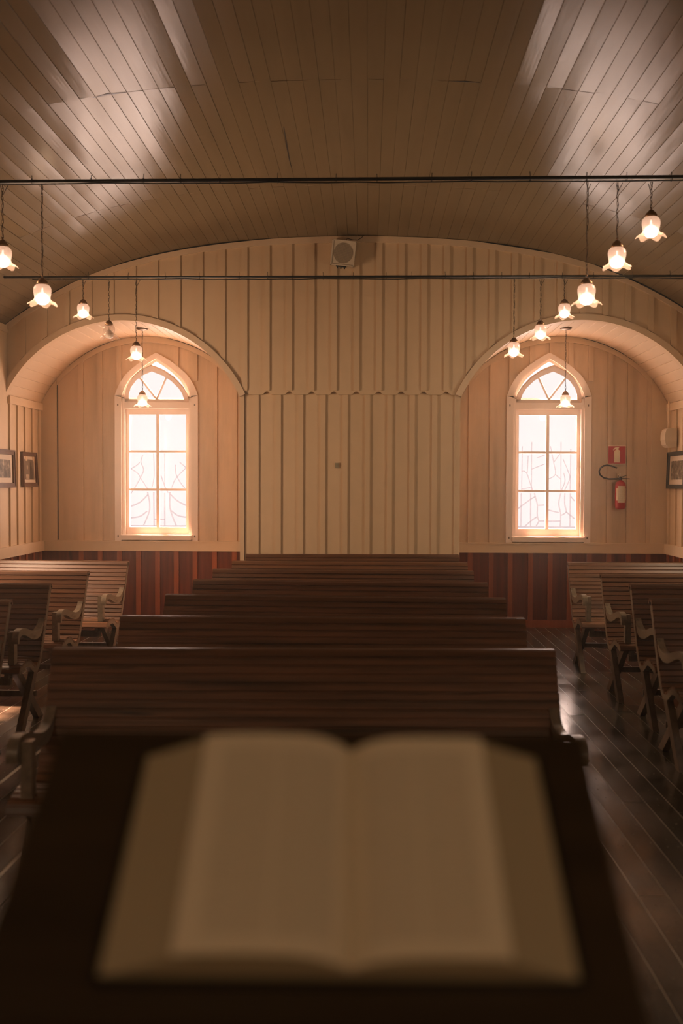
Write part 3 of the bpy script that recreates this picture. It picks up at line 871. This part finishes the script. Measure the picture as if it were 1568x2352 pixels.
# ------------------------------------------------------------------ lectern and book
lec = empty('lectern', (-.043, .80, 0)); tag(lec, 'dark wooden lectern with a sloping top, close in the foreground', 'lectern')
SL = math.atan(.634)
by0, by1 = .700, .958
def bz(y): return 1.272 + .634 * (y - .742)
m = MB(); ly = lambda y: y - .80
th = .022
pts = [(ly(by0), bz(by0)), (ly(by1), bz(by1)), (ly(by1) + .006, bz(by1) - .03), (ly(by0), bz(by0) - .03)]
m.prism(pts, (-.255, .25), 'x'); m.build('sloping_top', 'lectern_wood', lec)
m = MB(); m.prism([(ly(by0) - .03, bz(by0) - .035), (ly(by0), bz(by0) - .035), (ly(by0) + .004, bz(by0) + .014), (ly(by0) - .006, bz(by0) + .018), (ly(by0) - .03, bz(by0) + .012)], (-.255, .25), 'x'); m.build('book_ledge', 'lectern_wood', lec)
m = MB()
for xa, xb in ((-.225, -.20), (.195, .22)):
    m.prism([(ly(by0) + .02, bz(by0 + .02) - .032), (ly(by1) - .03, bz(by1 - .03) - .032), (ly(by1) - .03, 1.05), (ly(by0) + .02, 1.05)], (xa, xb), 'x')
m.box(-.225, .22, ly(by1) - .05, ly(by1) - .03, 1.05, bz(by1 - .05) - .032); m.box(-.225, .22, ly(by0) + .02, ly(by1) - .03, 1.05, 1.075)
m.build('box', 'lectern_wood', lec)
m = MB(); m.box(-.10, .10, -.07, .07, .05, 1.05); m.build('column', 'lectern_wood', lec)
m = MB(); m.box(-.20, .20, -.16, .16, 0, .05); m.box(-.15, .15, -.11, .11, .05, .075); m.build('base', 'lectern_wood', lec)

bk = empty('open_book', (-.012, .742, bz(.742) + .002)); bk.rotation_euler = (SL, 0, R(1.0))
tag(bk, 'thick open book with two columns of print per page, lying on the sloping lectern top', 'book')
BLEN = .218
def hl(u, mx):      # height profile of the paper block, u = 0 spine .. 1 outer edge
    pts = [(0, .30), (.05, .55), (.12, .80), (.22, .95), (.40, 1.0), (.58, .97), (.66, .93), (.70, .86), (.76, .68), (.85, .42), (.93, .20), (1.0, .04)]
    for (a, fa), (b, fb) in zip(pts, pts[1:]):
        if u <= b: return mx * (fa + (fb - fa) * (u - a) / (b - a))
    return 0
for sg, wd, mx in ((-1, .190, .031), (1, .172, .027)):
    n, ny = 40, 6
    me_v = []; me_f = []; uvs = []
    for j in range(ny + 1):
        y = BLEN * j / ny
        for i in range(n + 1):
            u = i / n * .70; fl_ = 1 + .03 * (1 + math.sin(j * 1.1 + sg)) * min(1, max(0, (u - .5) * 4))
            me_v.append((sg * wd * u, y + .006 * (1 - u) * (1 if j == 0 else 0) * 0, .006 + hl(u, mx) * fl_))
    m = MB(); m.v = me_v
    for j in range(ny):
        for i in range(n):
            k = j * (n + 1) + i; m.f.append((k, k + 1, k + n + 2, k + n + 1)); m.sm.append(True)
    o = m.build('page', 'page', bk)
    uvl = o.data.uv_layers.new(name='UVMap')
    for lp in o.data.loops:
        v = me_v[lp.vertex_index]; uvl.data[lp.index].uv = (abs(v[0]) / wd / .70, v[1] / BLEN)
    # paper block under the page
    m = MB(); prof = [(sg * wd * i / n, .0045 + hl(i / n, mx) * .95) for i in range(n + 1)] + [(sg * (wd - .002), .0045), (0, .0045)]
    m.prism(prof, (.0005, BLEN - .0005), 'y'); m.build('page_block', 'page_edge', bk)
m = MB(); m.box(-.196, -.004, -.004, BLEN + .004, .0, .0035); m.box(.004, .178, -.004, BLEN + .004, .0, .0035); m.box(-.004, .004, -.004, BLEN + .004, 0, .002)
m.build('cover', 'book_cover', bk)

# ------------------------------------------------------------------ tie rods
def tie_rod(Y, zl, zr, lb, marks):
    g = empty('tie_rod', (0, Y, 3.58)); tag(g, lb, 'tie rod', 'black tie rods across the vault')
    m = MB(); m.tube([(-3.42, 0, zl), (CX, 0, .0), (3.08, 0, zr)], .0115, 10); m.build('rod', 'steel', g)
    m = MB(); pts = []
    x = -3.15
    while x < 3.0:
        pts.append((x, -.004, (-.0185 if int(x * 3) % 2 else -.021) + random.uniform(-.004, .003))); x += .18
    m.tube(pts, .0042, 6); m.build('power_cable', 'cable', g)
    x = -3.0
    while x < 3.0:
        m = MB(); m.tube([(x, .0 + .016 * math.cos(a), -.005 + .018 * math.sin(a)) for a in lin(0, 2 * PI * 11 / 12, 11)], .0022, 5, closed=True)
        m.tube([(x, -.002, .010), (x + random.uniform(-.003, .003), 0, .032 + random.uniform(0, .015))], .0022, 5)
        x += .28 + random.uniform(-.06, .10)
        m.build('cable_tie', 'cable', g)
    return g
tie_rod(6.35, -.008, .008, 'nearer black iron tie rod spanning the vaulted ceiling', 0)
tie_rod(9.30, .0, .0, 'farther black iron tie rod spanning in front of the cream gable wall', 0)

# ------------------------------------------------------------------ pendant lamps
def make_lamp(drop, lit, canopy=False, cord=True):
    """origin at the hanging point; drop = distance to the top of the cap"""
    g = empty('pendant_lamp'); z = -drop
    m = MB(); ll = .030; n = max(2, int(drop / (ll * .80))); step = drop / n; ll = step / .80
    for i in range(n):
        zc = z + step * (n - i - .5); pts = []
        for k in range(10):
            a = 2 * PI * k / 10; q = (.0058 * math.cos(a), ll / 2 * math.sin(a) * .98)
            pts.append((q[0], 0, zc + q[1]) if i % 2 else (0, q[0], zc + q[1]))
        m.tube(pts, .0015, 5, closed=True)
    m.build('chain', 'chain', g)
    m = MB(); pts = [(.006 * math.sin(i * .9), .006 * math.cos(i * .9), -drop * i / 24) for i in range(25)]; m.tube(pts, .0018, 5)
    if cord: m.tube([(.035, 0, 0), (.028, 0, -.012), (.004, .004, -.06)], .0022, 5); m.tube([(-.012, 0, 0), (-.012, 0, -.01), (-.001, 0, -.045)], .002, 5)
    m.build('cord', 'cable', g)
    if canopy:
        m = MB(); m.lathe([(.001, .028), (.062, .026), (.066, .018), (.05, .006), (.012, -.004), (.001, -.006)], 24); m.build('canopy', 'chain', g)
    m = MB(); m.lathe([(.0005, z), (.010, z - .003), (.022, z - .013), (.032, z - .026), (.0375, z - .037), (.0375, z - .050), (.034, z - .050)], 24)
    m.tube([(.0, 0, z + .0), (.0, 0, z + .014)], .006, 8)
    m.build('lamp_cap', 'brass', g)
    prof = [(.030, z - .046), (.040, z - .050), (.050, z - .060), (.0555, z - .075), (.0560, z - .092), (.053, z - .110), (.049, z - .127), (.050, z - .140), (.060, z - .151), (.074, z - .159), (.087, z - .165), (.089, z - .168)]
    def ruf(i, a, r_, zz):
        t_ = max(0, (i - 6) / 5); lob = math.cos(6 * a); rib = math.cos(36 * a)
        return r_ + t_ * .007 * lob + .0009 * rib * (0.4 + t_), zz - t_ * t_ * .020 * (lob * .5 + .15) + t_ * .0012 * rib
    m = MB(); m.lathe(prof, 108, fn=ruf); m.build('lamp_shade', 'shade_glass' if lit else 'shade_clear', g)
    zc = z - .138; m = MB(); m.lathe([(.005, zc + .07), (.006, zc + .045), (.024, zc + .034), (.038, zc + .020), (.044, zc + .002), (.042, zc - .012), (.034, zc - .026), (.018, zc - .035), (.0005, zc - .037)], 20)
    m.build('bulb', 'bulb_on' if lit else 'bulb_off', g)
    if lit:
        l = bpy.data.lights.new('lamp_light', 'POINT'); l.energy = LAMP_W; l.color = (1.0, .66, .42); l.shadow_soft_size = .04
        o = bpy.data.objects.new('lamp_light', l); C.objects.link(o); o.parent = g; o.location = (0, 0, z - .195)
    return g
GRP = 'frilled glass pendant lamps'
lamps = [(-2.341, 6.35, .345, 1, 0, 'lit pendant lamp at the left photo edge, hanging short from the nearer tie rod'),
         (-2.087, 6.35, .585, 1, 0, 'large lit pendant lamp on the left, hanging long from the nearer tie rod'),
         (1.370, 6.35, .590, 1, 0, 'lit pendant lamp on the right, longest drop from the nearer tie rod'),
         (1.558, 6.35, .360, 1, 0, 'lit pendant lamp on the right, middle drop of three on the nearer tie rod'),
         (1.768, 6.35, .170, 1, 0, 'lit pendant lamp on the right, shortest drop from the nearer tie rod'),
         (-2.672, 9.30, .175, 1, 0, 'lit pendant lamp on the left, shortest drop from the farther tie rod'),
         (-2.430, 9.30, .370, 0, 0, 'unlit pendant lamp on the left, middle of three on the farther tie rod'),
         (-2.173, 9.30, .568, 1, 0, 'lit pendant lamp on the left, longest drop from the farther tie rod'),
         (1.343, 9.30, .535, 1, 0, 'lit pendant lamp on the right, longest drop from the farther tie rod'),
         (1.586, 9.30, .375, 1, 0, 'lit pendant lamp on the right, middle drop of three on the farther tie rod'),
         (1.805, 9.30, .180, 1, 0, 'lit pendant lamp on the right, shortest drop from the farther tie rod')]
for x, y, d, lit, can, lb in lamps:
    g = make_lamp(d, lit); g.location = (x, y, 3.553); g.rotation_euler = (0, 0, random.uniform(0, 2)); tag(g, lb, 'pendant lamp', GRP)
for x, lb, c_, lit in ((-2.494, 'pendant lamp hanging in the left alcove before the pointed window', ALC[0][2], 1), (2.146, 'pendant lamp hanging in the right alcove before the pointed window', ALC[1][2], 1)):
    zt = arc(c_, x) - .026; g = make_lamp(zt - 2.682, lit, True, False); g.location = (x, 10.96, zt); tag(g, lb, 'pendant lamp', GRP)

# ------------------------------------------------------------------ loudspeaker on the gable
sp = empty('loudspeaker', (-.266, YA - .10, 4.035), (R(10), R(6), 0)); tag(sp, 'cream box loudspeaker with round perforated grille, hung askew high on the gable wall', 'loudspeaker')
w2, h2 = .122, .128
m = MB(); m.box(-w2, w2, -.055, .07, -h2, -h2 + .012); m.box(-w2, w2, -.055, .07, h2 - .012, h2); m.box(-w2, -w2 + .012, -.055, .07, -h2, h2); m.box(w2 - .012, w2, -.055, .07, -h2, h2); m.box(-w2, w2, .058, .07, -h2, h2)
m.build('cabinet', 'plastic', sp)
m = MB(); m.box(-w2 + .012, w2 - .012, -.045, -.040, -h2 + .012, h2 - .012); m.build('grille_panel', 'plastic', sp)
m = MB(); m.prism([(.098 * math.cos(a), .104 * math.sin(a)) for a in lin(0, 2 * PI * 31 / 32, 31)], (-.049, -.044), 'y'); m.build('speaker_grille', 'grille', sp)
m = MB(); m.box(-.062, .045, -.040, .03, -h2 - .012, -h2 + .001)
for q in (-.045, -.01, .028): m.tube([(q, -.02, -h2 - .010), (q, -.02, -h2 - .030)], .007, 8)
m.build('knob_plate', 'black_rubber_and_shade', sp)
m = MB(); m.box(.0, .03, .07, .12, .04, .11); m.build('wall_bracket', 'plastic', sp)
cb = MB(); cb.tube([tuple(p) if len(p) == 3 else p for p in [(-.235, YA - .06, 4.16), (-.238, YA - .06, 4.185), (-.225, YA - .055, 4.20), (-.17, YA - .05, 4.185), (-.12, YA - .05, 4.182), (-.08, YA - .055, 4.205), (-.055, YA - .06, 4.23)]], .003, 6)
tag(cb.build('speaker_cable', 'cable'), 'thin dark cable looping from loudspeaker to ceiling', 'cable')

sw = MB(); sw.box(-.349, -.307, YP - .012, YP, 1.823, 1.878); sw.box(-.336, -.320, YP - .016, YP - .012, 1.838, 1.863)
tag(sw.build('wall_switch', 'switch'), 'small grey switch plate on the cream center wall', 'switch')

# ------------------------------------------------------------------ fire extinguisher and sign
YW = YB - .023
g = empty('fire_sign', (2.864, YW, 2.003)); tag(g, 'red square sign with white extinguisher pictogram', 'sign')
MB().box(-.102, .102, -.004, 0, -.108, .108).build('backing_plate', 'sign_white', g)
MB().box(-.098, .098, -.0055, -.004, -.100, .100).build('red_panel', 'sign_red', g)
m = MB(); pts = [(-.034, -.088), (.034, -.088), (.034, .040), (.030, .052), (.018, .058), (.014, .064), (.014, .074), (.024, .078), (.024, .088), (.0, .089), (-.020, .086), (-.038, .074), (-.046, .056), (-.038, .050), (-.028, .062), (-.014, .068), (-.012, .060), (-.020, .054), (-.032, .044), (-.034, .030)]
m.prism(pts, (-.0068, -.0055), 'y'); m.build('extinguisher_pictogram', 'sign_white', g)
ex = empty('fire_extinguisher', (2.890, YW - .075, 1.374)); tag(ex, 'red fire extinguisher with black hose, hung on the wall below its red sign', 'fire extinguisher')
m = MB(); m.lathe([(.0005, .0), (.035, .003), (.054, .014), (.0605, .035), (.0605, .275), (.055, .303), (.040, .322), (.020, .332), (.016, .34), (.0005, .34)], 32); m.build('cylinder', 'red_paint', ex)
m = MB(); r_ = .0612
for (za, zb, aw) in ((.245, .272, .75), (.105, .245, 1.05), (.08, .105, .75)):
    base = len(m.v); aa = lin(-PI / 2 - aw, -PI / 2 + aw, 12)
    for a in aa: m.v += [(r_ * math.cos(a), r_ * math.sin(a), za), (r_ * math.cos(a), r_ * math.sin(a), zb)]
    for i in range(12): m.f.append((base + 2 * i, base + 2 * i + 2, base + 2 * i + 3, base + 2 * i + 1)); m.sm.append(True)
lab = m.build('label', 'paper_label', ex)
m = MB(); m.lathe([(.016, .335), (.018, .34), (.018, .362), (.012, .366), (.012, .378), (.0005, .380)], 14)
m.build('valve', 'black_rubber_and_shade', ex)
m = MB(); m.bar((-.01, 0, .362), (.105, -.004, .352), .014, .008); m.bar((-.01, 0, .366), (.065, -.004, .392), .014, .006); m.bar((-.012, 0, .36), (-.028, 0, .395), .012, .006); m.build('handle', 'black_rubber_and_shade', ex)
m = MB(); m.tube([(-.012, 0, .356), (-.05, -.005, .352), (-.13, -.01, .350), (-.19, -.01, .362), (-.235, -.01, .395), (-.248, -.01, .435), (-.232, -.01, .475), (-.195, -.01, .502), (-.15, -.01, .507), (-.10, -.01, .497), (-.085, -.01, .492)], .0095, 10)
m.tube([(-.09, -.01, .494), (-.045, -.01, .477)], .008, 10); m.build('hose', 'black_rubber_and_shade', ex)
m = MB(); m.tube([(.006, .03, .36), (.0, .06, .40), (-.012, .072, .42)], .004, 6); m.box(-.02, .02, .068, .075, .36, .42); m.build('wall_hook', 'plastic', ex)

# ------------------------------------------------------------------ box and conduit in the right corner
dv = empty('junction_box', (XR - .02, 11.28, 2.075)); tag(dv, 'cream plastic box with rounded front and conduit, high in the right corner', 'junction box')
m = MB(); m.prism([(0, .005), (-.085, .0), (-.118, .03), (-.132, .09), (-.130, .15), (-.115, .20), (-.09, .216), (0, .216)], (-.085, .085), 'y'); m.build('housing', 'plastic', dv)
m = MB(); m.tube([(-.055, .05, .21), (-.055, .05, .53)], .011, 10); m.build('conduit', 'trim_paint', dv)

# ------------------------------------------------------------------ framed photographs
def picture(name, X, side, y0, y1, z0, z1, fw, frame, photo, lb, tilt=0., border=.05):
    """on a side wall; side=-1 left wall, +1 right wall"""
    g = empty('framed_photograph', (X, (y0 + y1) / 2, z0)); tag(g, lb, 'picture', 'framed old photographs on the side walls')
    g.rotation_euler = (0, -side * tilt * -1, 0)
    hy = (y1 - y0) / 2; H = z1 - z0; i_ = -side
    m = MB(); d0, d1 = .0, i_ * .026
    m.box(d0, d1, -hy, hy, 0, fw); m.box(d0, d1, -hy, hy, H - fw, H); m.box(d0, d1, -hy, -hy + fw, fw, H - fw); m.box(d0, d1, hy - fw, hy, fw, H - fw)
    l2 = fw * .35
    m.box(d1, d1 + i_ * .006, -hy, hy, 0, l2); m.box(d1, d1 + i_ * .006, -hy, hy, H - l2, H); m.box(d1, d1 + i_ * .006, -hy, -hy + l2, 0, H); m.box(d1, d1 + i_ * .006, hy - l2, hy, 0, H)
    m.build('frame', frame, g)
    MB().box(i_ * .008, i_ * .010, -hy + fw, hy - fw, fw, H - fw).build('mat_board', 'mat_board', g)
    b = fw + border
    ph = MB().box(i_ * .0101, i_ * .0112, -hy + b, hy - b, b, H - b).build('photo_print', photo, g)
    return g, hy, H, b, i_
g, hy, H, b, i_ = picture('a', XL + .022, -1, 10.86, 11.34, 1.612, 2.0, .045, 'picture_wood', 'photo_mid', 'small framed photograph of two standing people, nearest the left corner', R(3), .035)
pp = [c for c in g.children if c.name.startswith('photo_print')][0]
# a plain old photograph: a darker and a lighter standing figure, door behind
xf = i_ * .0112
m = MB(); m.prism([(.02, b + .004), (.11, b + .004), (.115, .13), (.105, .20), (.085, .235), (.045, .235), (.03, .20), (.022, .12)], (xf, xf + i_ * .0006), 'x'); m.prism([(.065 + .018 * math.cos(a), .255 + .022 * math.sin(a)) for a in lin(0, 2 * PI * 11 / 12, 11)], (xf, xf + i_ * .0006), 'x'); m.build('dark_figure', 'photo_dark', pp)
m = MB(); m.prism([(-.11, b + .004), (-.02, b + .004), (-.025, .14), (-.11, .14)], (xf, xf + i_ * .0006), 'x'); m.prism([(-.055 + .022 * math.cos(a), .22 + .026 * math.sin(a)) for a in lin(0, 2 * PI * 11 / 12, 11)], (xf, xf + i_ * .0006), 'x'); m.build('pale_figure', 'photo_light', pp)
picture('b', XL + .022, -1, 9.86, 10.61, 1.605, 2.005, .05, 'picture_wood', 'photo_group', 'wide framed photograph of a crowd, cut by the left photo edge', R(1.5), .055)
g, hy, H, b, i_ = picture('c', XR - .022, 1, 10.85, 11.47, 1.615, 2.03, .048, 'black_wood', 'photo_portrait', 'black framed photograph on the right wall below the plastic box', R(1.5), .055)

print('objects', len(bpy.data.objects))

# ------------------------------------------------------------------ added haze volume imitating lens bloom at the windows
m = MB(); m.box(XL + .06, XR - .06, 1.6, YB - .06, .02, 4.2)
hz = bpy.data.materials.new('bloom_haze'); hz.use_nodes = True; t = hz.node_tree; t.nodes.clear()
o = t.nodes.new('ShaderNodeOutputMaterial'); v = t.nodes.new('ShaderNodeVolumeScatter')
v.inputs['Color'].default_value = (1, .88, .74, 1); v.inputs['Density'].default_value = .0052; v.inputs['Anisotropy'].default_value = .85
t.links.new(v.outputs[0], o.inputs['Volume'])
hb = m.build('haze', hz); tag(hb, 'thin added haze standing in for lens bloom around the windows', 'haze', kind='stuff')  # added volume for window bloom, no haze in the room itself
